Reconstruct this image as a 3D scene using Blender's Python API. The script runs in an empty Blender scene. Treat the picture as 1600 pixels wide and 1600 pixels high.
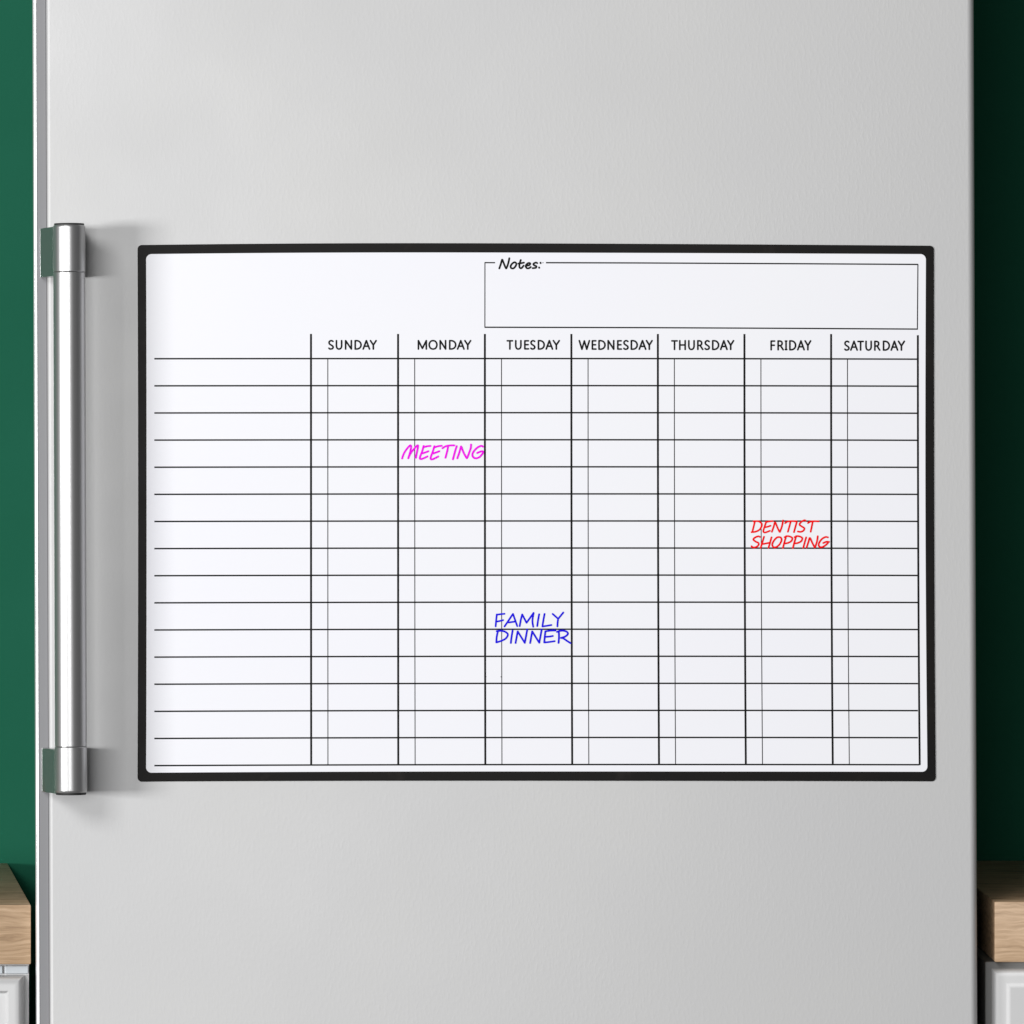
import bpy, bmesh, math, random
from mathutils import Vector, Matrix
random.seed(7)
S = 0.0004          # metres covered by one photo pixel on the door plane
D = 3.6             # camera distance from the door plane
CZ = 1.15           # camera height
sc = bpy.context.scene
COL = sc.collection

def X(px, y=0.0): return (px - 800) * S * (D + y) / D
def Z(py, y=0.0): return CZ + (800 - py) * S * (D + y) / D
def P(px, py, y=0.0): return Vector((X(px, y), y, Z(py, y)))

# ------------------------------------------------------------------ objects
def tag(o, label=None, cat=None, group=None, kind=None):
    if label: o['label'] = label
    if cat: o['category'] = cat
    if group: o['group'] = group
    if kind: o['kind'] = kind
    return o

def empty(name, loc, label, cat, group=None):
    o = bpy.data.objects.new(name, None)
    o.location = loc
    o.empty_display_size = 0.05
    COL.objects.link(o)
    return tag(o, label, cat, group)

def origin_of(o):
    v = Vector((0, 0, 0))
    while o is not None:
        v += o.location
        o = o.parent
    return v

def build(name, bm, mat, parent=None, loc=None, smooth=False, bevel=0.0, seg=2):
    if bevel:
        bmesh.ops.bevel(bm, geom=bm.edges[:], offset=bevel, segments=seg, profile=0.5, affect='EDGES')
    if loc is None:
        loc = origin_of(parent) if parent else Vector((0, 0, 0))
    bmesh.ops.translate(bm, verts=bm.verts, vec=-Vector(loc))
    me = bpy.data.meshes.new(name)
    bmesh.ops.recalc_face_normals(bm, faces=bm.faces)
    bm.to_mesh(me); bm.free()
    if smooth:
        for p in me.polygons: p.use_smooth = True
    me.materials.append(mat)
    o = bpy.data.objects.new(name, me)
    COL.objects.link(o)
    if parent:
        o.parent = parent
        o.location = Vector(loc) - origin_of(parent)
    else:
        o.location = loc
    return o

def auto_smooth(o, deg=35):
    me = o.data
    for p in me.polygons: p.use_smooth = True
    bm = bmesh.new(); bm.from_mesh(me)
    for e in bm.edges:
        if len(e.link_faces) == 2 and e.calc_face_angle(0) > math.radians(deg):
            e.smooth = False
    bm.to_mesh(me); bm.free()
    return o

def box(bm, x0, x1, y0, y1, z0, z1):
    v = [bm.verts.new((x, y, z)) for x in (x0, x1) for y in (y0, y1) for z in (z0, z1)]
    for f in ((0,1,3,2),(4,6,7,5),(0,4,5,1),(2,3,7,6),(0,2,6,4),(1,5,7,3)):
        bm.faces.new([v[i] for i in f])

def prism(bm, pts, z0, z1):
    """vertical prism: pts are (x, y)"""
    a = [bm.verts.new((x, y, z0)) for x, y in pts]
    b = [bm.verts.new((x, y, z1)) for x, y in pts]
    n = len(pts)
    bm.faces.new(a[::-1]); bm.faces.new(b)
    for i in range(n):
        j = (i + 1) % n
        bm.faces.new((a[i], a[j], b[j], b[i]))

def lathe(bm, cx, cy, prof, n=64):
    """prof: (radius, z) about a vertical axis"""
    rings = []
    for r, z in prof:
        if r < 1e-6:
            rings.append([bm.verts.new((cx, cy, z))])
        else:
            rings.append([bm.verts.new((cx + r*math.cos(2*math.pi*i/n), cy + r*math.sin(2*math.pi*i/n), z)) for i in range(n)])
    for a, b in zip(rings, rings[1:]):
        for i in range(n):
            j = (i + 1) % n
            if len(a) == 1 and len(b) == 1: continue
            if len(a) == 1: bm.faces.new((a[0], b[j], b[i]))
            elif len(b) == 1: bm.faces.new((a[i], a[j], b[0]))
            else: bm.faces.new((a[i], a[j], b[j], b[i]))

# ------------------------------------------------------------------ materials
def mat(name, col=(.5,.5,.5), rough=.5, metal=0.0, spec=.5, coat=0.0):
    m = bpy.data.materials.new(name); m.use_nodes = True
    nt = m.node_tree; b = nt.nodes['Principled BSDF']
    b.inputs['Base Color'].default_value = (*col, 1)
    b.inputs['Roughness'].default_value = rough
    b.inputs['Metallic'].default_value = metal
    b.inputs['Specular IOR Level'].default_value = spec
    b.inputs['Coat Weight'].default_value = coat
    return m, nt, b

def N(nt, typ, **kw):
    n = nt.nodes.new(typ)
    for k, v in kw.items():
        if hasattr(n, k) and k not in n.inputs: setattr(n, k, v)
        else: n.inputs[k].default_value = v
    return n

def coords(nt, scale=(1,1,1), rot=(0,0,0)):
    t = N(nt, 'ShaderNodeTexCoord'); mp = N(nt, 'ShaderNodeMapping')
    mp.inputs['Scale'].default_value = scale; mp.inputs['Rotation'].default_value = rot
    nt.links.new(t.outputs['Object'], mp.inputs['Vector'])
    return mp.outputs['Vector']

def ramp(nt, src, stops):
    r = N(nt, 'ShaderNodeValToRGB')
    e = r.color_ramp.elements
    while len(e) < len(stops): e.new(0.5)
    for el, (p, c) in zip(e, stops):
        el.position = p; el.color = (*c, 1) if len(c) == 3 else c
    nt.links.new(src, r.inputs['Fac'])
    return r.outputs['Color']

def mk_door():
    m, nt, b = mat('silver_lacquer', (.60,.60,.603), .5, .15)
    L = nt.links
    v = coords(nt, (1, 1, .42))
    n1 = N(nt, 'ShaderNodeTexNoise', Scale=520.0, Detail=2.0, Roughness=.55)
    n2 = N(nt, 'ShaderNodeTexNoise', Scale=150.0, Detail=3.0, Roughness=.6)
    n3 = N(nt, 'ShaderNodeTexNoise', Scale=5.0, Detail=2.0)
    for n in (n1, n2): L.new(v, n.inputs['Vector'])
    L.new(coords(nt), n3.inputs['Vector'])
    # pits: only the high part of the noise stands out, as sparse dashes
    r1 = ramp(nt, n1.outputs['Fac'], [(.46,(0,0,0)), (.78,(1,1,1))])
    mx = N(nt, 'ShaderNodeMath', operation='ADD')
    L.new(r1, mx.inputs[0])
    m2 = N(nt, 'ShaderNodeMath', operation='MULTIPLY'); m2.inputs[1].default_value = .5
    L.new(n2.outputs['Fac'], m2.inputs[0]); L.new(m2.outputs[0], mx.inputs[1])
    bp = N(nt, 'ShaderNodeBump'); bp.inputs['Strength'].default_value = .5
    bp.inputs['Distance'].default_value = .00005
    L.new(mx.outputs[0], bp.inputs['Height']); L.new(bp.outputs['Normal'], b.inputs['Normal'])
    c = ramp(nt, n3.outputs['Fac'], [(.3,(.56,.56,.563)), (.7,(.578,.576,.570))])
    L.new(c, b.inputs['Base Color'])
    n4 = N(nt, 'ShaderNodeTexNoise', Scale=3.2, Detail=4.0, Roughness=.6)
    L.new(coords(nt), n4.inputs['Vector'])
    mr = N(nt, 'ShaderNodeMapRange'); mr.inputs['From Min'].default_value = .3; mr.inputs['From Max'].default_value = .7
    mr.inputs['To Min'].default_value = .40; mr.inputs['To Max'].default_value = .60
    L.new(n4.outputs['Fac'], mr.inputs['Value']); L.new(mr.outputs[0], b.inputs['Roughness'])
    return m

def mk_brushed(name, col, rough, metal=1.0):
    m, nt, b = mat(name, col, rough, metal)
    L = nt.links
    v = coords(nt, (900, 900, 5))
    n = N(nt, 'ShaderNodeTexNoise', Scale=1.0, Detail=2.0)
    L.new(v, n.inputs['Vector'])
    mr = N(nt, 'ShaderNodeMapRange'); mr.inputs['To Min'].default_value = rough - .05; mr.inputs['To Max'].default_value = rough + .07
    L.new(n.outputs['Fac'], mr.inputs['Value']); L.new(mr.outputs[0], b.inputs['Roughness'])
    return m

def mk_wall():
    m, nt, b = mat('green_paint', (.017,.128,.077), .65, 0, .06)
    L = nt.links
    n = N(nt, 'ShaderNodeTexNoise', Scale=260.0, Detail=3.0)
    L.new(coords(nt), n.inputs['Vector'])
    bp = N(nt, 'ShaderNodeBump'); bp.inputs['Strength'].default_value = .25; bp.inputs['Distance'].default_value = .0004
    L.new(n.outputs['Fac'], bp.inputs['Height']); L.new(bp.outputs['Normal'], b.inputs['Normal'])
    n2 = N(nt, 'ShaderNodeTexNoise', Scale=9.0, Detail=3.0)
    L.new(coords(nt), n2.inputs['Vector'])
    L.new(ramp(nt, n2.outputs['Fac'], [(.3,(.0095,.102,.057)), (.7,(.0112,.109,.063))]), b.inputs['Base Color'])
    return m

def mk_oak():
    m, nt, b = mat('oiled_oak', (.45,.33,.22), .5)
    L = nt.links
    w = N(nt, 'ShaderNodeTexNoise', Scale=22.0, Detail=3.0)
    L.new(coords(nt, (1, 1, 3)), w.inputs['Vector'])
    ad = N(nt, 'ShaderNodeVectorMath', operation='MULTIPLY_ADD')
    ad.inputs[1].default_value = (.012, .012, .012)
    L.new(w.outputs['Color'], ad.inputs[0]); L.new(coords(nt), ad.inputs[2])
    mp = N(nt, 'ShaderNodeMapping'); mp.inputs['Scale'].default_value = (26, 60, 420)
    L.new(ad.outputs[0], mp.inputs['Vector'])
    n = N(nt, 'ShaderNodeTexNoise', Scale=1.0, Detail=5.0, Roughness=.62)
    L.new(mp.outputs[0], n.inputs['Vector'])
    c = ramp(nt, n.outputs['Fac'], [(.25,(.25,.155,.088)), (.42,(.43,.285,.168)), (.58,(.55,.38,.238)), (.78,(.65,.475,.315))])
    L.new(c, b.inputs['Base Color'])
    mr = N(nt, 'ShaderNodeBump'); mr.inputs['Strength'].default_value = .5; mr.inputs['Distance'].default_value = .0006
    L.new(n.outputs['Fac'], mr.inputs['Height']); L.new(mr.outputs['Normal'], b.inputs['Normal'])
    return m

def mk_border():
    m, nt, b = mat('black_vinyl', (.014,.0125,.0115), .42, 0, .09)
    L = nt.links
    n = N(nt, 'ShaderNodeTexNoise', Scale=28.0, Detail=4.0, Roughness=.6)
    L.new(coords(nt, (1,1,1)), n.inputs['Vector'])
    L.new(ramp(nt, n.outputs['Fac'], [(.35,(.0065,.006,.006)), (.6,(.009,.0078,.007)), (.74,(.022,.019,.017))]), b.inputs['Base Color'])
    mr = N(nt, 'ShaderNodeMapRange'); mr.inputs['To Min'].default_value = .30; mr.inputs['To Max'].default_value = .52
    L.new(n.outputs['Fac'], mr.inputs['Value']); L.new(mr.outputs[0], b.inputs['Roughness'])
    return m

def mk_white():
    m, nt, b = mat('white_dry_erase_film', (.86,.86,.905), .4, 0, .12)
    L = nt.links
    n = N(nt, 'ShaderNodeTexNoise', Scale=4.0, Detail=2.0)
    L.new(coords(nt), n.inputs['Vector'])
    L.new(ramp(nt, n.outputs['Fac'], [(.35,(.865,.865,.912)), (.65,(.875,.876,.908))]), b.inputs['Base Color'])
    return m

M = dict(
    door=mk_door(), wall=mk_wall(), oak=mk_oak(), border=mk_border(), white=mk_white(),
    bar=mk_brushed('brushed_steel', (.50,.50,.50), .36, .86),
    post=mk_brushed('polished_steel', (.40,.42,.41), .24, .85),
    rim=mat('bright_edge_strip', (.9,.9,.9), .3, .6)[0],
    trim=mat('grey_trim', (.235,.235,.245), .55, .1)[0],
    body=mat('fridge_side_paint', (.12,.12,.122), .5)[0],
    plug=mat('dark_plastic_plug', (.02,.02,.02), .6)[0],
    gasket=mat('black_rubber', (.015,.015,.015), .7)[0],
    ink=mat('black_print', (.006,.006,.006), .6, 0, .1)[0],
    thin=mat('thin_grey_print', (.012,.012,.012), .6, 0, .1)[0],
    magenta=mat('magenta_marker', (.86,.002,.80), .6, 0, .1)[0],
    red=mat('red_marker', (.88,.002,.004), .6, 0, .1)[0],
    blue=mat('blue_marker', (.010,.002,.72), .6, 0, .1)[0],
    cab=mat('white_cabinet_lacquer', (.60,.60,.60), .4)[0],
    railm=mat('cool_grey_rail', (.42,.45,.475), .4, .2)[0],
    carc=mat('grey_carcass_board', (.19,.19,.185), .6)[0],
    dark=mat('dark_edge', (.10,.10,.10), .6)[0],
)

# ------------------------------------------------------------------ setting: wall
WY = (D + .010) * 613 / 548 - D           # the wall plane: where the back of the counters is
bm = bmesh.new(); box(bm, -2.2, 2.2, WY, WY + .12, 0.0, 2.6)
wall = build('wall', bm, M['wall'], loc=(0, WY, 0)); tag(wall, kind='structure')

# ------------------------------------------------------------------ refrigerator
def RX(px, y=0.0): return X(px, y)
fr = empty('refrigerator', (0, .2, 0), 'tall silver refrigerator standing between two oak topped cabinets', 'refrigerator')
bm = bmesh.new(); box(bm, RX(66, .06), RX(1508, .06), .062, WY - .02, .03, 1.86)
build('body', bm, M['body'], fr, bevel=.003)

def door_mesh(z0, z1):
    # plan outline of the door panel, seen from above (x, y), 800-row pixel positions
    pts = [(80.5, 0)]
    n = 8; R = .0046
    xr = RX(1525.0)
    for i in range(n + 1):                      # rounded right edge
        a = math.pi/2 * i / n
        pts.append(None if False else ((xr - R + R*math.sin(a)), R - R*math.cos(a)))
    pts[0] = (RX(80.5), 0)
    pts += [(xr, .045), (RX(1518), .058), (RX(76), .058), (RX(74), .0060), (RX(74.2), .0032), (RX(77), .0008)]
    bm = bmesh.new(); prism(bm, pts, z0, z1)
    return bm
door = build('door', door_mesh(.722, 1.85), M['door'], fr); auto_smooth(door, 25)
# edge trim of the door: grey channel and bright rim on the left
bm = bmesh.new(); box(bm, RX(57.2), RX(73.8), .0034, .052, .722, 1.85)
build('edge_trim', bm, M['trim'], door, bevel=.0004)
bm = bmesh.new()
cx = RX(58.4); R = .0024
pts = [(cx, .0030)]
for i in range(9):
    a = math.pi/2 * i / 8
    pts.append((cx - R*math.sin(a), .0030 + R - R*math.cos(a)))
pts += [(cx - R, .050), (cx, .050)]
prism(bm, pts, .722, 1.85)
rim = build('edge_rim', bm, M['rim'], door); auto_smooth(rim, 40)
bm = bmesh.new(); box(bm, RX(80), RX(1512), .058, .062, .73, 1.84)
build('door_seal', bm, M['gasket'], door)
lower = build('freezer_door', door_mesh(.10, .714), M['door'], fr); auto_smooth(lower, 25)

# handle: round bar with two end caps on two posts
HY = -.0335; HR = .0100
hcx = X(109.6, HY)
zt, zb = Z(346.9, HY), Z(1239.2, HY)
st, sb = Z(422.7, HY), Z(1164.2, HY)
bm = bmesh.new(); g = .0002
lathe(bm, hcx, HY, [(0, sb+g), (HR-.0004, sb+g), (HR-.0001, sb+g+.0003), (HR-.0001, st-g-.0003), (HR-.0004, st-g), (0, st-g)])
handle = build('handle', bm, M['bar'], fr, loc=(hcx, HY, sb)); auto_smooth(handle, 30)
for z0, z1, up in ((st, zt, 1), (sb, zb, -1)):
    bm = bmesh.new()
    pt_ = .0009 if up < 0 else .0005                     # room for the dark plug that closes the tube
    h = (abs(z1 - z0) - pt_) * up
    lathe(bm, hcx, HY, [(0, z0), (HR-.0003, z0), (HR, z0+.0004*up), (HR, z0+.0007*up), (HR, z0+h-.0020*up), (HR, z0+h-.0016*up), (HR-.0005, z0+h-.0006*up), (HR-.0016, z0+h), (0, z0+h)])
    o = build('end_cap', bm, M['bar'], handle, loc=(hcx, HY, z0)); auto_smooth(o, 30)
    bm = bmesh.new(); zz = z0 + h
    lathe(bm, hcx, HY, [(0, zz-.0004*up), (HR-.0008, zz-.0004*up), (HR-.0006, zz+.0002*up), (HR-.0008, zz+pt_*up), (0, zz+pt_*up)])
    o = build('end_plug', bm, M['plug'], handle, loc=(hcx, HY, zz)); auto_smooth(o, 30)
def post(pt, pb):
    y0 = HY + .004
    xl = X(61.3, -.010); xr_ = hcx + .0045
    z0, z1 = Z(pb, -.010), Z(pt, -.010)
    # plan: a bent plate running from the door's edge round behind the bar
    pts = [(xl, .0040), (xl + .0004, -.0020)]
    for i in range(7):
        t = i / 6
        pts.append((xl + .0008 + (hcx - .0085 - xl - .0008) * (t + .10*math.sin(math.pi*t)), -.004 - (.0275) * (t ** .92)))
    pts += [(xr_, y0 + .002), (xr_, -.012), (hcx + .0060, 0.0006), (hcx + .006, .0040)]
    bm = bmesh.new(); prism(bm, pts, z0, z1)
    o = build('mounting_post', bm, M['post'], handle, loc=(hcx, 0, z0), bevel=.0006, seg=2)
    auto_smooth(o, 40)
post(353.6, 430.2); post(1167.0, 1235.6)
# small tilt of the whole fridge in the frame
th = math.atan(5.6/1600)
fr.rotation_euler = (0, -th, 0)
fr.location.x += CZ * math.sin(th)

# ------------------------------------------------------------------ counters and cabinets
FY = .010                                   # front plane of the counters
ctz = Z(1413, FY)
def slab(name, pts, label, z1, z0):
    r = empty(name, (sum(p[0] for p in pts)/len(pts), .2, z0), label, 'countertop')
    bm = bmesh.new(); prism(bm, pts, z0, z1)
    o = build('wooden_slab', bm, M['oak'], r, bevel=.0009, seg=2); auto_smooth(o, 30)
    return r
xe = X(48.3, FY); xb = X(12.5, WY)
zl1, zl0 = Z(1413.5, FY), Z(1507, FY)
slab('countertop', [(-1.5, FY), (xe, FY), (xb, WY-.002), (-1.5, WY-.002)],
     'pale oak countertop left of the fridge, with slanted end', zl1, zl0)
xs = X(1554, FY); zr1, zr0 = Z(1409, FY), Z(1503.5, FY)
slab('countertop', [(xs, FY), (1.5, FY), (1.5, WY-.002), (xs, WY-.002)],
     'pale oak countertop right of the fridge, its top in shadow', zr1, zr0)

# left cabinet: thin top rail with a seam, then a panelled front
cl = empty('base_cabinet', (-.6, .2, .0), 'white panelled cabinet under the countertop left of the fridge, pale rail above', 'cabinet')
CY = FY + .006
xc = X(44.5, CY)
bm = bmesh.new(); prism(bm, [(-1.5, CY+.003), (xc, CY+.003), (xb-.004, WY-.002), (-1.5, WY-.002)], .0, zl0-.0005)
build('carcass', bm, M['cab'], cl)
zr = Z(1521.5, CY)
bm = bmesh.new(); box(bm, X(7.3, CY), xc-.0002, CY-.0005, CY+.0028, zr, zl0-.0012)
build('top_rail', bm, M['railm'], cl, bevel=.0004)
bm = bmesh.new(); box(bm, -1.5, X(4.2, CY), CY-.0005, CY+.0028, zr, zl0-.0012)
build('top_rail', bm, M['railm'], cl, bevel=.0004)

def panel_front(x0, x1, y, z0, z1, fr_w, depth=.0035, rise=.0042):
    """framed front with a sloping moulding round a recessed panel, one closed mesh; faces -y"""
    bm = bmesh.new()
    def ring(d, yy):
        return [bm.verts.new(v) for v in ((x0+d, yy, z0+d), (x1-d, yy, z0+d), (x1-d, yy, z1-d), (x0+d, yy, z1-d))]
    rs = [ring(0, y+.018), ring(0, y+.0042), ring(.0009, y+.0018), ring(.0026, y+.0004), ring(.0048, y),
          ring(fr_w, y), ring(fr_w+.0010, y+depth*.45), ring(fr_w+.0018, y+depth), ring(fr_w+.0034, y+depth)]
    for a, b in zip(rs, rs[1:]):
        for i in range(4):
            j = (i+1) % 4
            bm.faces.new((a[i], a[j], b[j], b[i]))
    bm.faces.new(rs[-1]); bm.faces.new(rs[0][::-1])
    return bm
DY = FY + .004
o = build('cabinet_door', panel_front(X(-560, DY), X(37.2, DY), DY-.0145, .12, Z(1524.5, DY), .0083), M['cab'], cl)
auto_smooth(o, 50)

cr = empty('base_cabinet', (.6, .2, .0), 'white panelled cabinet under the countertop right of the fridge, grey frame edge', 'cabinet')
RY = FY + .010
xc2 = X(1539.5, RY)
bm = bmesh.new(); box(bm, xc2, 1.5, RY, WY-.002, .0, zr0-.0005)
build('carcass', bm, M['carc'], cr, bevel=.0008)
o = build('cabinet_door', panel_front(X(1551.5, FY), X(2150, FY), FY+.0045, .12, Z(1515.5, FY), .0083, depth=-.0011), M['cab'], cr)
auto_smooth(o, 50)

# ------------------------------------------------------------------ magnetic planner
pl = empty('magnetic_planner', P(837, 1220.5), 'white weekly planner sheet with black border and coloured notes stuck on the fridge door', 'planner')

def top_o(x): return 380 + (3.0*((650-x)/435)**2 if x < 650 else 4.0*((x-650)/809)**1.6)
def bot_o(x): return 1219.8 + (1.4*((700-x)/485)**2 if x < 700 else 1.0*((x-700)/760)**2)
def lef_o(v): return 215 + 1.0*math.sin(math.pi*min(max(v,0),1))
def rig_o(v): return 1459 + 2.8*max(v,0)**3
def top_i(x): return 394.6 + (2.6*((650-x)/421)**2 if x < 650 else 2.6*((x-650)/797)**1.6)
def bot_i(x): return 1205.3 + (2.0*((800-x)/571)**2 if x < 800 else .5*((x-800)/647)**2)
def lef_i(v): return 228.3 + .9*math.sin(math.pi*min(max(v,0),1))**.5 if 0 < v < 1 else 228.3
def rig_i(v):
    v = min(max(v,0),1)
    return 1446.6 - 1.2*math.sin(math.pi*v) + 2.4*v**2.2

def outline(T, B, Lf, Rf, r, w, h, nn=60, inset=0.0):
    """warped rounded rectangle -> list of (px, py); r in px, w/h nominal size"""
    ru, rv = r/w, r/h; iu, iv = inset/w, inset/h
    uv = []
    def arc(cu, cv, a0):
        for i in range(9):
            a = a0 + math.pi/2*i/8
            uv.append((cu + ru*math.cos(a), cv + rv*math.sin(a)))
    def line(u0, v0, u1, v1):
        for i in range(1, nn):
            t = i/nn; uv.append((u0+(u1-u0)*t, v0+(v1-v0)*t))
    a, b, c, d = iu, 1-iu, iv, 1-iv
    arc(a+ru, c+rv, math.pi); line(a+ru, c, b-ru, c)
    arc(b-ru, c+rv, -math.pi/2); line(b, c+rv, b, d-rv)
    arc(b-ru, d-rv, 0); line(b-ru, d, a+ru, d)
    arc(a+ru, d-rv, math.pi/2); line(a, d-rv, a, c+rv)
    out = []
    for u, v in uv:
        x = Lf(v)*(1-u) + Rf(v)*u
        y = T(x)*(1-v) + B(x)*v
        out.append((x, y))
    return out

def plate(rings, close_front=True):
    """rings: list of (outline, depth) from the back to the front, plus front cap"""
    bm = bmesh.new()
    vs = [[bm.verts.new(P(x, y, 0) + Vector((0, dep, 0))) for x, y in o] for o, dep in rings]
    n = len(vs[0])
    for a, b in zip(vs, vs[1:]):
        for i in range(n):
            j = (i+1) % n
            bm.faces.new((a[i], a[j], b[j], b[i]))
    if close_front: bm.faces.new(vs[-1])
    return bm
oo = lambda ins, r: outline(top_o, bot_o, lef_o, rig_o, r, 1245, 838, inset=ins)
ii = lambda ins, r: outline(top_i, bot_i, lef_i, rig_i, r, 1219, 810, inset=ins)
bm = plate([(oo(0, 6.5), -.0001), (oo(0, 6.5), -.0007), (oo(.8, 5.8), -.0010)])
border = build('border', bm, M['border'], pl)
bm = plate([(ii(0, 8.5), -.0009), (ii(0, 8.5), -.00108), (ii(.3, 8.3), -.00112)])
sheet = build('writing_surface', bm, M['white'], pl)

BASE = -.00116
def hpt(px, py, dep): return P(px, py) + Vector((0, dep, 0))

def ribbon(bm, pts, w, dep):
    w = w * 1.38
    """flat printed line through pts (px), width w px"""
    n = len(pts); L = []; R_ = []
    for i in range(n):
        a = pts[max(i-1, 0)]; b = pts[min(i+1, n-1)]
        dx, dy = b[0]-a[0], b[1]-a[1]; l = math.hypot(dx, dy) or 1
        nx, ny = -dy/l*w/2, dx/l*w/2
        L.append(bm.verts.new(hpt(pts[i][0]+nx, pts[i][1]+ny, dep)))
        R_.append(bm.verts.new(hpt(pts[i][0]-nx, pts[i][1]-ny, dep)))
    for i in range(n-1):
        bm.faces.new((L[i], L[i+1], R_[i+1], R_[i]))

def hline_y(i, x):
    s = (x-241)/1196
    return 560.2 + 42.27*i + (.4 + 1.5*i/15)*(1-s)**3 + (1.1 - .6*i/15)*s**4
def vline_x(xt, xb_, y):
    v = (y-522)/673
    return xt + (xb_-xt)*max(v, 0)**2.3
thick = list(zip((486, 622, 757.6, 892.7, 1027.8, 1163, 1298.4, 1433.9), (486.3, 622.3, 758.3, 894, 1029.6, 1165.2, 1301, 1436.8)))
thinl = list(zip((512.3, 648, 783.6, 918.8, 1053.6, 1188.8, 1324), (512.5, 648.7, 784.3, 920, 1055.5, 1191.3, 1326.9)))

# the table: horizontals, day columns and narrow tick columns, each set at its own level
bm = bmesh.new()
for i in range(16):
    x1 = 1436.5 if i == 15 else 1434
    ribbon(bm, [(x, hline_y(i, x)) for x in [241.3 + (x1-241.3)*k/24 for k in range(25)]], 1.75, BASE)
for k, (a, b) in enumerate(thick):
    y0 = 521.8 + (2.0 if k == 7 else .2*k/7); y1 = hline_y(15, b) + .6
    ribbon(bm, [(vline_x(a, b, y), y) for y in [y0 + (y1-y0)*q/20 for q in range(21)]], 2.25, BASE-.00004)
build('table_lines', bm, M['ink'], pl)
bm = bmesh.new()
for a, b in thinl:
    y0 = hline_y(0, a); y1 = hline_y(15, b)
    ribbon(bm, [(vline_x(a, b, y), y) for y in [y0 + (y1-y0)*q/20 for q in range(21)]], 1.05, BASE+.00002)
build('tick_column_lines', bm, M['thin'], pl)
bm = bmesh.new()
nb = [(773.6,410.6),(757.7,410.4)]
ribbon(bm, [(757.2,410.5),(773.6,410.6)], 1.4, BASE)
ribbon(bm, [(757.7,410.0),(757.6,511.9)], 1.1, BASE-.00003)
ribbon(bm, [(757.2,511.4),(1000,512.0),(1250,513.2),(1433.9,514.3)], 1.55, BASE)
ribbon(bm, [(853.0,410.6),(1000,411.0),(1250,412.2),(1434.4,413.3)], 1.55, BASE)
ribbon(bm, [(1434.0,412.8),(1433.2,514.9)], 1.2, BASE-.00003)
ribbon(bm, [(847.2,410.7),(849.4,410.7)], .7, BASE)
build('notes_box', bm, M['ink'], pl)

def catmull(pts, k=7):
    out = []
    n = len(pts)
    closed = n > 3 and math.hypot(pts[0][0]-pts[-1][0], pts[0][1]-pts[-1][1]) < .6
    for i in range(n-1):
        p1, p2 = pts[i], pts[i+1]
        p0 = pts[i-1] if i > 0 else (pts[-2] if closed else p1)
        p3 = pts[i+2] if i+2 < n else (pts[1] if closed else p2)
        for j in range(k):
            t = j/k; t2, t3 = t*t, t*t*t
            out.append(tuple(.5*((2*p1[c]) + (-p0[c]+p2[c])*t + (2*p0[c]-5*p1[c]+4*p2[c]-p3[c])*t2 + (-p0[c]+3*p1[c]-3*p2[c]+p3[c])*t3) for c in (0,1)))
    out.append(pts[-1])
    return out

def pen(bm, pts, w, dep, h=.00006, cap=True):
    w = w * 1.38
    """domed ink line: swept low arch with rounded ends"""
    n = len(pts); rows = []
    secs = []
    for i in range(n):
        a = pts[max(i-1, 0)]; b = pts[min(i+1, n-1)]
        dx, dy = b[0]-a[0], b[1]-a[1]; l = math.hypot(dx, dy) or 1
        secs.append((pts[i], (dx/l, dy/l), 1.0))
    if cap:
        def end(p, d, sgn):
            return [((p[0]+sgn*d[0]*w/2*math.sin(a), p[1]+sgn*d[1]*w/2*math.sin(a)), d, max(math.cos(a), .02)) for a in (math.radians(88), math.radians(60), math.radians(30))]
        s0 = end(secs[0][0], secs[0][1], -1); s1 = end(secs[-1][0], secs[-1][1], 1)[::-1]
        secs = s0 + secs + s1
    for p, d, k in secs:
        nx, ny = -d[1], d[0]
        row = []
        for q in (-1, -.7, 0, .7, 1):
            row.append(bm.verts.new(hpt(p[0]+nx*q*w/2*k, p[1]+ny*q*w/2*k, dep - h*k*(1-q*q))))
        rows.append(row)
    for a, b in zip(rows, rows[1:]):
        for i in range(4):
            bm.faces.new((a[i], a[i+1], b[i+1], b[i]))

def write(name, strokes, w, m, parent, dep=BASE-.00009, wob=0.0, label=None):
    bm = bmesh.new()
    for k, s in enumerate(strokes):
        smooth = s[0] == 'c'
        pts = list(s[1])
        if smooth and len(pts) > 2: pts = catmull(pts)
        else:
            if len(pts) > 2:                     # sharp corners: separate straight pens
                for a, b in zip(pts, pts[1:]): pen(bm, [a, b], w, dep - .000004*k)
                continue
        pen(bm, pts, w, dep - .000004*k)
    o = build(name, bm, m, parent, smooth=False)
    if label: o['label'] = label
    return o

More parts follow.
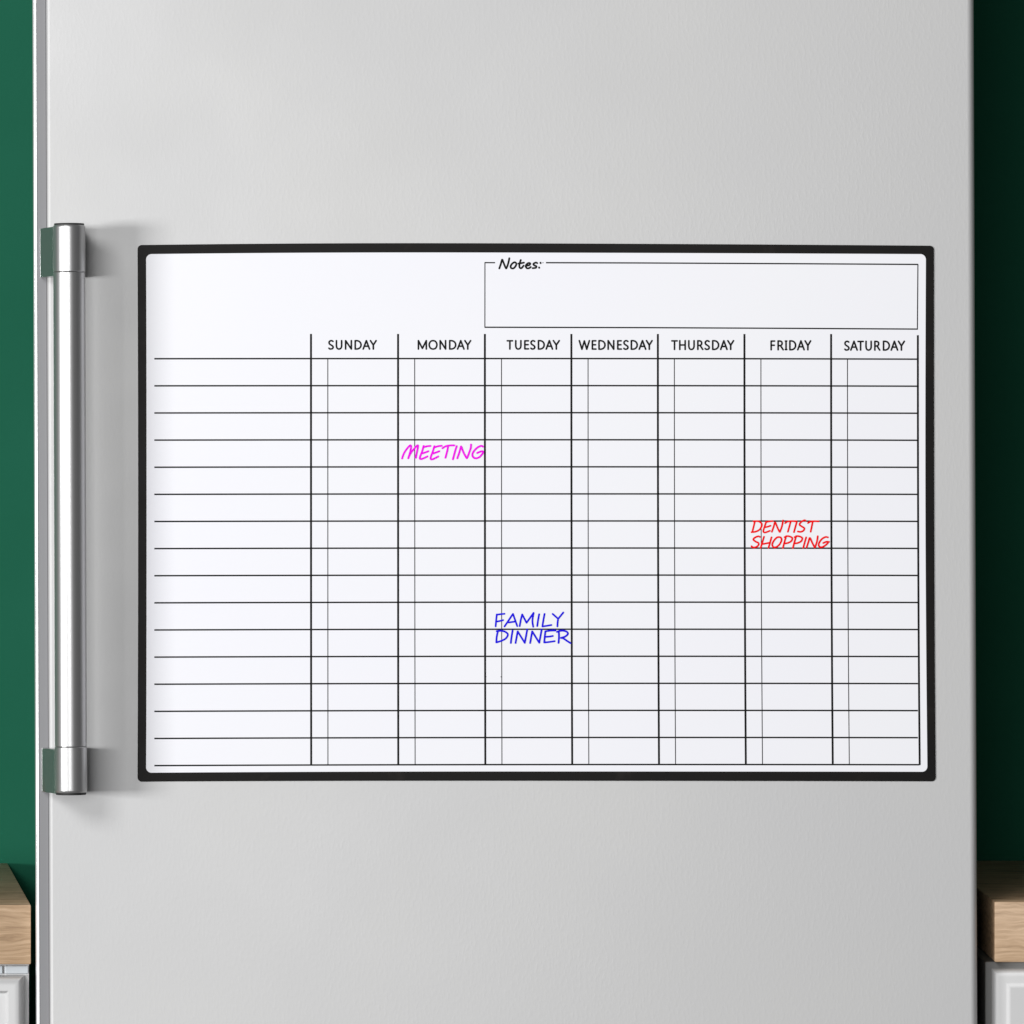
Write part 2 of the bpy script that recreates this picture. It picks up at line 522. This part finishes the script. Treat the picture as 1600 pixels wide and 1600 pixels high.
# ---- printed day names: a plain sans alphabet, one unit box per letter
GL = {
 'S': [('c', [(.93,.09),(.72,.02),(.42,.01),(.12,.11),(.05,.27),(.20,.42),(.50,.52),(.82,.63),(.97,.78),(.82,.94),(.48,.995),(.20,.98),(.02,.90)])],
 'U': [('c', [(.03,0),(.03,.30),(.03,.62),(.12,.86),(.34,.985),(.62,.985),(.87,.86),(.97,.62),(.97,.30),(.97,0)])],
 'N': [('l', [(.03,1),(.03,0),(.97,1),(.97,0)])],
 'D': [('l', [(.03,0),(.03,1)]), ('c', [(.03,.005),(.36,.01),(.70,.10),(.94,.32),(.98,.52),(.92,.72),(.68,.91),(.36,.99),(.03,.995)])],
 'A': [('l', [(.02,1),(.5,.0),(.98,1)]), ('l', [(.20,.665),(.80,.665)])],
 'Y': [('l', [(.0,0),(.5,.52)]), ('l', [(1,0),(.5,.52)]), ('l', [(.5,.50),(.5,1)])],
 'M': [('l', [(.03,1),(.03,0),(.5,.92),(.97,0),(.97,1)])],
 'O': [('c', [(.5,.0),(.20,.09),(.03,.34),(.02,.62),(.18,.90),(.5,1.0),(.82,.90),(.98,.62),(.97,.34),(.80,.09),(.5,.0)])],
 'T': [('l', [(0,.02),(1,.02)]), ('l', [(.5,.02),(.5,1)])],
 'E': [('l', [(.05,.02),(.05,.98)]), ('l', [(.05,.02),(.97,.02)]), ('l', [(.05,.48),(.90,.48)]), ('l', [(.05,.98),(1,.98)])],
 'W': [('l', [(0,0),(.26,1),(.5,.03),(.74,1),(1,0)])],
 'H': [('l', [(.03,0),(.03,1)]), ('l', [(.97,0),(.97,1)]), ('l', [(.03,.49),(.97,.49)])],
 'R': [('l', [(.03,.0),(.03,1)]), ('c', [(.03,.02),(.40,.02),(.68,.10),(.78,.27),(.68,.45),(.40,.53),(.03,.53)]), ('l', [(.46,.53),(.98,1)])],
 'F': [('l', [(.05,.02),(.05,1)]), ('l', [(.05,.02),(1,.02)]), ('l', [(.05,.49),(.90,.49)])],
 'I': [('l', [(.5,.02),(.5,.98)]), ('l', [(.0,.02),(1,.02)]), ('l', [(.0,.98),(1,.98)])],
}
DAYS = [
 ('SUNDAY', 531.4, 546.4, [(512.9,521.7),(524.5,535.0),(538.8,550.2),(553.8,565.2),(566.3,578.5),(577.9,588.6)]),
 ('MONDAY', 531.4, 546.4, [(652.4,667.4),(669.6,683.6),(686.5,697.4),(701.4,713.0),(713.8,726.0),(725.4,736.2)]),
 ('TUESDAY', 531.4, 546.4, [(791.6,801.6),(804.6,815.0),(818.7,826.6),(828.4,836.6),(840.0,851.2),(852.2,864.2),(863.6,874.6)]),
 ('WEDNESDAY', 531.4, 546.7, [(904.1,921.7),(924.2,931.9),(934.6,946.2),(948.9,960.0),(963.9,971.5),(973.6,982.2),(985.1,996.5),(997.5,1009.8),(1009.0,1019.6)]),
 ('THURSDAY', 531.5, 547.0, [(1048.7,1058.8),(1060.8,1071.6),(1074.9,1085.5),(1089.0,1098.9),(1100.5,1109.1),(1112.2,1123.6),(1124.7,1136.8),(1136.1,1146.8)]),
 ('FRIDAY', 531.8, 547.5, [(1203.5,1211.0),(1214.4,1224.6),(1226.0,1229.9),(1232.7,1243.9),(1245.1,1257.3),(1256.8,1267.2)]),
 ('SATURDAY', 532.4, 548.0, [(1318.8,1327.3),(1328.0,1340.2),(1339.4,1349.4),(1351.7,1362.1),(1365.5,1375.3),(1379.0,1390.2),(1391.1,1403.2),(1402.6,1413.6)]),
]
W1 = 1.9
for word, y0, y1, boxes in DAYS:
    st_ = []
    for ch, (a, b) in zip(word, boxes):
        a += W1/2; b -= W1/2; c = y0 + W1/2; d = y1 - W1/2
        for kind, pts in GL[ch]:
            st_.append((kind, [(a + (b-a)*u, c + (d-c)*v) for u, v in pts]))
    write('day_heading', st_, W1, M['ink'], pl, label='printed heading reading %s' % word)

write('notes_heading', [
 ('c', [(780.1,419.5),(782.2,413.4),(784.0,407.2),(784.8,405.9),(786.2,409.2),(788.6,415.4),(790.3,418.9),(791.1,419.2),(793.2,414.4),(795.0,407.5),(795.7,403.6)]),
 ('c', [(804.3,409.9),(800.6,411.7),(797.9,415.6),(798.5,418.8),(801.9,419.5),(805.2,416.4),(806.7,412.4),(804.3,409.9)]),
 ('c', [(813.6,406.4),(812.3,410.4),(811.4,414.6),(812.0,418.2),(814.6,419.1),(818.0,415.2)]),
 ('c', [(809.9,412.0),(814,411.4),(818.5,410.5)]),
 ('c', [(822.6,415.4),(827.0,414.2),(828.4,412.0),(826.0,411.0),(822.6,413.2),(821.4,416.4),(823.2,419.2),(826.6,419.1),(829.2,417.3)]),
 ('c', [(839.3,411.3),(837.0,410.4),(833.4,412.4),(834.6,414.6),(837.9,416.2),(836.8,418.6),(832.2,419.1)]),
 ('l', [(844.4,410.6),(844.6,411.3)]), ('l', [(842.2,418.0),(842.4,418.6)]),
], 2.1, M['ink'], pl, label='slanted heading reading Notes:')

write('handwritten_note', [
 ('c', [(628.2,716.4),(630.9,708.8),(635.3,701.8),(639.2,697.2),(641.0,695.9),(642.4,697.4),(641.5,703.1),(639.7,710.1),(637.8,716.0)]),
 ('c', [(637.8,716.2),(641.0,709.2),(646.2,702.2),(650.6,697.2),(652.4,695.9),(653.2,697.4),(651.6,705.3),(649.7,715.2)]),
 ('c', [(661.8,696.8),(659.5,705.3),(656.4,713.4),(656.0,716.5),(658,717.3),(662,716),(667.7,713.2)]),
 ('c', [(661.8,698.7),(667.3,697.3),(672.5,696.8)]), ('c', [(659.2,708.6),(664.2,707),(669.2,705.1)]),
 ('c', [(678.6,697.2),(676.2,705.3),(673.2,713.4),(672.8,716.9),(674.9,717.8),(679,716.2),(684.6,713.3)]),
 ('c', [(678.8,699),(684.5,697.2),(690,696.6)]), ('c', [(676.2,708.8),(681.2,707),(686.3,705.1)]),
 ('c', [(691.3,700.3),(695.7,697.6),(701.4,696.2),(709.7,695.9)]), ('c', [(700.2,697),(698.3,706.2),(695.9,715.2)]),
 ('c', [(713.4,697.2),(710.6,706.2),(707.6,717.6)]),
 ('c', [(714.4,716),(717.6,707),(719.8,698.9),(720.8,698.3),(724.1,707),(728.6,715.2),(729.8,715.2),(732.9,707.5),(735.5,699.6),(735.9,694.6)]),
 ('c', [(754.6,697.9),(751.7,696.7),(746,699.2),(740.3,704.9),(738.0,710.1),(739.2,714.3),(743.4,716.1),(749.1,714.1),(753.7,708.8),(754.7,706.0),(752.8,705.1),(748.6,706.4),(745.5,707.8)]),
], 2.25, M['magenta'], pl, label='magenta handwriting reading MEETING')

P2 = 15.6
write('handwritten_note', [
 ('c', [(1179.2,815.1),(1177.4,822.6),(1175.4,830.6)]),
 ('c', [(1177.1,814.6),(1185.1,814.6),(1190.2,819.2),(1187.4,826.6),(1181.2,830.5),(1174.1,831.5)]),
 ('c', [(1196.8,815.6),(1194.2,823.6),(1192.4,829.9),(1194.4,832.0),(1198,831.2),(1202.6,829.4)]),
 ('c', [(1196.8,815.8),(1201.4,814.7),(1207.2,814.2)]), ('c', [(1194.1,824.0),(1199,823),(1203.7,821.4)]),
 ('c', [(1205.8,830.9),(1208.6,823),(1210.8,816.2),(1214.2,823.6),(1217.6,830.6),(1218.6,830.4),(1221.6,822),(1223.3,813.2)]),
 ('c', [(1226.5,817.4),(1229.6,815.2),(1235,814.3),(1244.4,814.5)]), ('c', [(1235.2,814.7),(1233,823),(1230.8,830.8)]),
 ('c', [(1244.6,816),(1242.4,823.6),(1240.3,831.4)]),
 ('c', [(1258.6,813.7),(1256.4,812.9),(1251.6,815.6),(1248.9,819.7),(1252.4,822.5),(1256.6,825.6),(1254.6,829.4),(1250.4,831.0),(1246.3,830.4)]),
 ('c', [(1262.2,817.2),(1266,815.0),(1271,814.4),(1278.9,814.6)]), ('c', [(1269.6,815.0),(1268,823),(1266.4,830.8)]),
 ('c', [(1187.0,838.9),(1184.2,838.0),(1179.6,839.8),(1176.8,842.9),(1180.4,846.2),(1184.8,848.4),(1184.6,852.0),(1180.4,855.0),(1176.2,855.2),(1174,853.4)]),
 ('c', [(1193.5,838.6),(1190.8,847.6),(1188.4,855.8)]), ('c', [(1205.2,839.5),(1202.8,848),(1200.6,855.8)]), ('c', [(1190.6,850.2),(1197,849),(1203,847.8)]),
 ('c', [(1217.4,839.2),(1213.4,840.0),(1208.6,845.2),(1206.3,851),(1208.4,854.9),(1212.7,854.7),(1218,850.2),(1220.9,843.8),(1219.8,840.2),(1217.4,839.2)]),
 ('c', [(1228.1,837.6),(1225.4,847),(1223,856.2)]), ('c', [(1225.6,839.3),(1231,837.6),(1237.4,840.4),(1236.2,845.2),(1231,848.2),(1225.6,849.2)]),
 ('c', [(1228.1+P2,837.6),(1225.4+P2,847),(1223+P2,856.2)]), ('c', [(1225.6+P2,839.3),(1231+P2,837.6),(1237.4+P2,840.4),(1236.2+P2,845.2),(1231+P2,848.2),(1225.6+P2,849.2)]),
 ('c', [(1259.3,839.6),(1257,847.6),(1254.8,855.8)]),
 ('c', [(1260,855.4),(1262.8,847),(1265,840.4),(1268.8,848),(1272.4,854.8),(1273.4,854.4),(1276.2,846),(1277.4,837.8)]),
 ('c', [(1293.3,839.6),(1289.6,839.0),(1284,842.0),(1280.2,846.8),(1278.8,851.4),(1280.6,854.6),(1285,854.6),(1290.6,851),(1293.7,847.2),(1291.8,846.3),(1288.8,847.2),(1286,848.4)]),
 ('l', [(1293.2,846.8),(1295,846.6)]),
], 2.0, M['red'], pl, label='red handwriting reading DENTIST and SHOPPING')

write('handwritten_note', [
 ('c', [(776.2,960),(775.2,969),(774.4,978.6)]), ('c', [(776,960.4),(782,959.6),(788.2,959)]), ('c', [(775.4,971.3),(781,970.2),(786,968.9)]),
 ('l', [(788.2,978.8),(801.4,959.2)]), ('l', [(801.4,959.2),(808.1,978.2)]), ('c', [(794.6,972.6),(800,971.8),(804.6,971.2)]),
 ('l', [(811.9,978.3),(813.5,969),(815.8,960)]), ('l', [(815.8,960),(822.6,973)]), ('l', [(822.6,973),(833.6,957.6)]), ('c', [(833.6,957.6),(831.8,969.4),(833.0,979.2)]),
 ('c', [(842.3,959.7),(840.6,969),(839.3,978.2)]),
 ('c', [(850.7,959.2),(848.9,969),(847.4,978.6)]), ('c', [(847.4,978.8),(854,977.8),(861.3,976.5)]),
 ('l', [(863.4,959.2),(872,966.8)]), ('l', [(872,966.8),(880,957)]), ('c', [(872,966.8),(871.2,972),(870.8,978.6)]),
 ('c', [(777.8,986.3),(776,995),(775.4,1003.5)]), ('c', [(776,986.2),(782,985.6),(788.6,986.8),(793.4,991.2),(790.2,997.4),(783.2,1001.2),(775.4,1003.7)]),
 ('c', [(800.8,985.3),(799.2,995),(798,1004.6)]),
 ('l', [(805.4,1004.6),(808.7,986.5)]), ('l', [(808.7,986.5),(819.8,1004.4)]), ('l', [(819.8,1004.4),(823.7,983.6)]),
 ('l', [(828.2,1004.6),(831.4,986.5)]), ('l', [(831.4,986.5),(842.4,1004.2)]), ('l', [(842.4,1004.2),(846.2,983.6)]),
 ('c', [(852,986.3),(851,995),(850.2,1003.6)]), ('c', [(850.2,1003.8),(858,1003),(866.4,1001.7)]), ('c', [(852,986.4),(860,985.3),(867.6,985.1)]), ('c', [(851.4,994.9),(858,994.6),(863.6,993.6)]),
 ('c', [(873,987.4),(873.2,996),(872.5,1004.5)]), ('c', [(870.1,987.3),(874,985.8),(880,985.4),(885.6,987.2),(887,990.6),(883,994.4),(876.3,996.6)]), ('c', [(876.3,996.6),(880.4,997.6),(885.6,1001.2),(891.1,1004.7)]),
], 2.05, M['blue'], pl, label='blue handwriting reading FAMILY DINNER')
# tiny stray pen speck on the sheet
write('ink_speck', [('l', [(782.4,1057.4),(784.2,1057.8)]), ('l', [(758.6,1057.3),(759.6,1057.3)])], .8, M['thin'], pl)

# ------------------------------------------------------------------ light
def area(name, loc, target, sx, sy, power, col=(1,1,1)):
    l = bpy.data.lights.new(name, 'AREA'); l.shape = 'RECTANGLE'; l.size = sx; l.size_y = sy
    l.energy = power; l.color = col
    o = bpy.data.objects.new(name, l); COL.objects.link(o)
    o.location = loc
    d = Vector(target) - Vector(loc)
    o.rotation_euler = d.to_track_quat('-Z', 'Y').to_euler()
    return o
area('window_light', (-4.6, -4.2, 1.12), (.9, 0, 1.12), 1.8, .7, 282, (1, 1, 1))
area('high_left_fill', (-1.9, -4.3, 3.0), (.3, 0, 1.1), 1.8, 1.2, 90, (1, 1, 1))  # added soft fill lamp, high front left, to lift the upper door
area('front_fill', (-.5, -5.2, 1.35), (.5, 0, 1.15), 1.2, 1.2, 54, (1, 1, 1))  # added weak frontal fill lamp, lightens the handle shadows and evens the planner

w = bpy.data.worlds.new('World'); sc.world = w; w.use_nodes = True
bg = w.node_tree.nodes['Background']
bg.inputs['Color'].default_value = (1, 1, 1.02, 1); bg.inputs['Strength'].default_value = .065

cam = bpy.data.cameras.new('camera'); co = bpy.data.objects.new('camera', cam); COL.objects.link(co)
cam.sensor_width = 36; cam.lens = 36 * D / (1600 * S); cam.clip_start = .05; cam.clip_end = 50
co.location = (0, -D, CZ); co.rotation_euler = (math.pi/2, 0, 0)
sc.camera = co
vs = sc.view_settings
vs.view_transform = 'Standard'; vs.look = 'None'; vs.gamma = 1; vs.exposure = 0; vs.use_curve_mapping = False
sc.cycles.max_bounces = 8
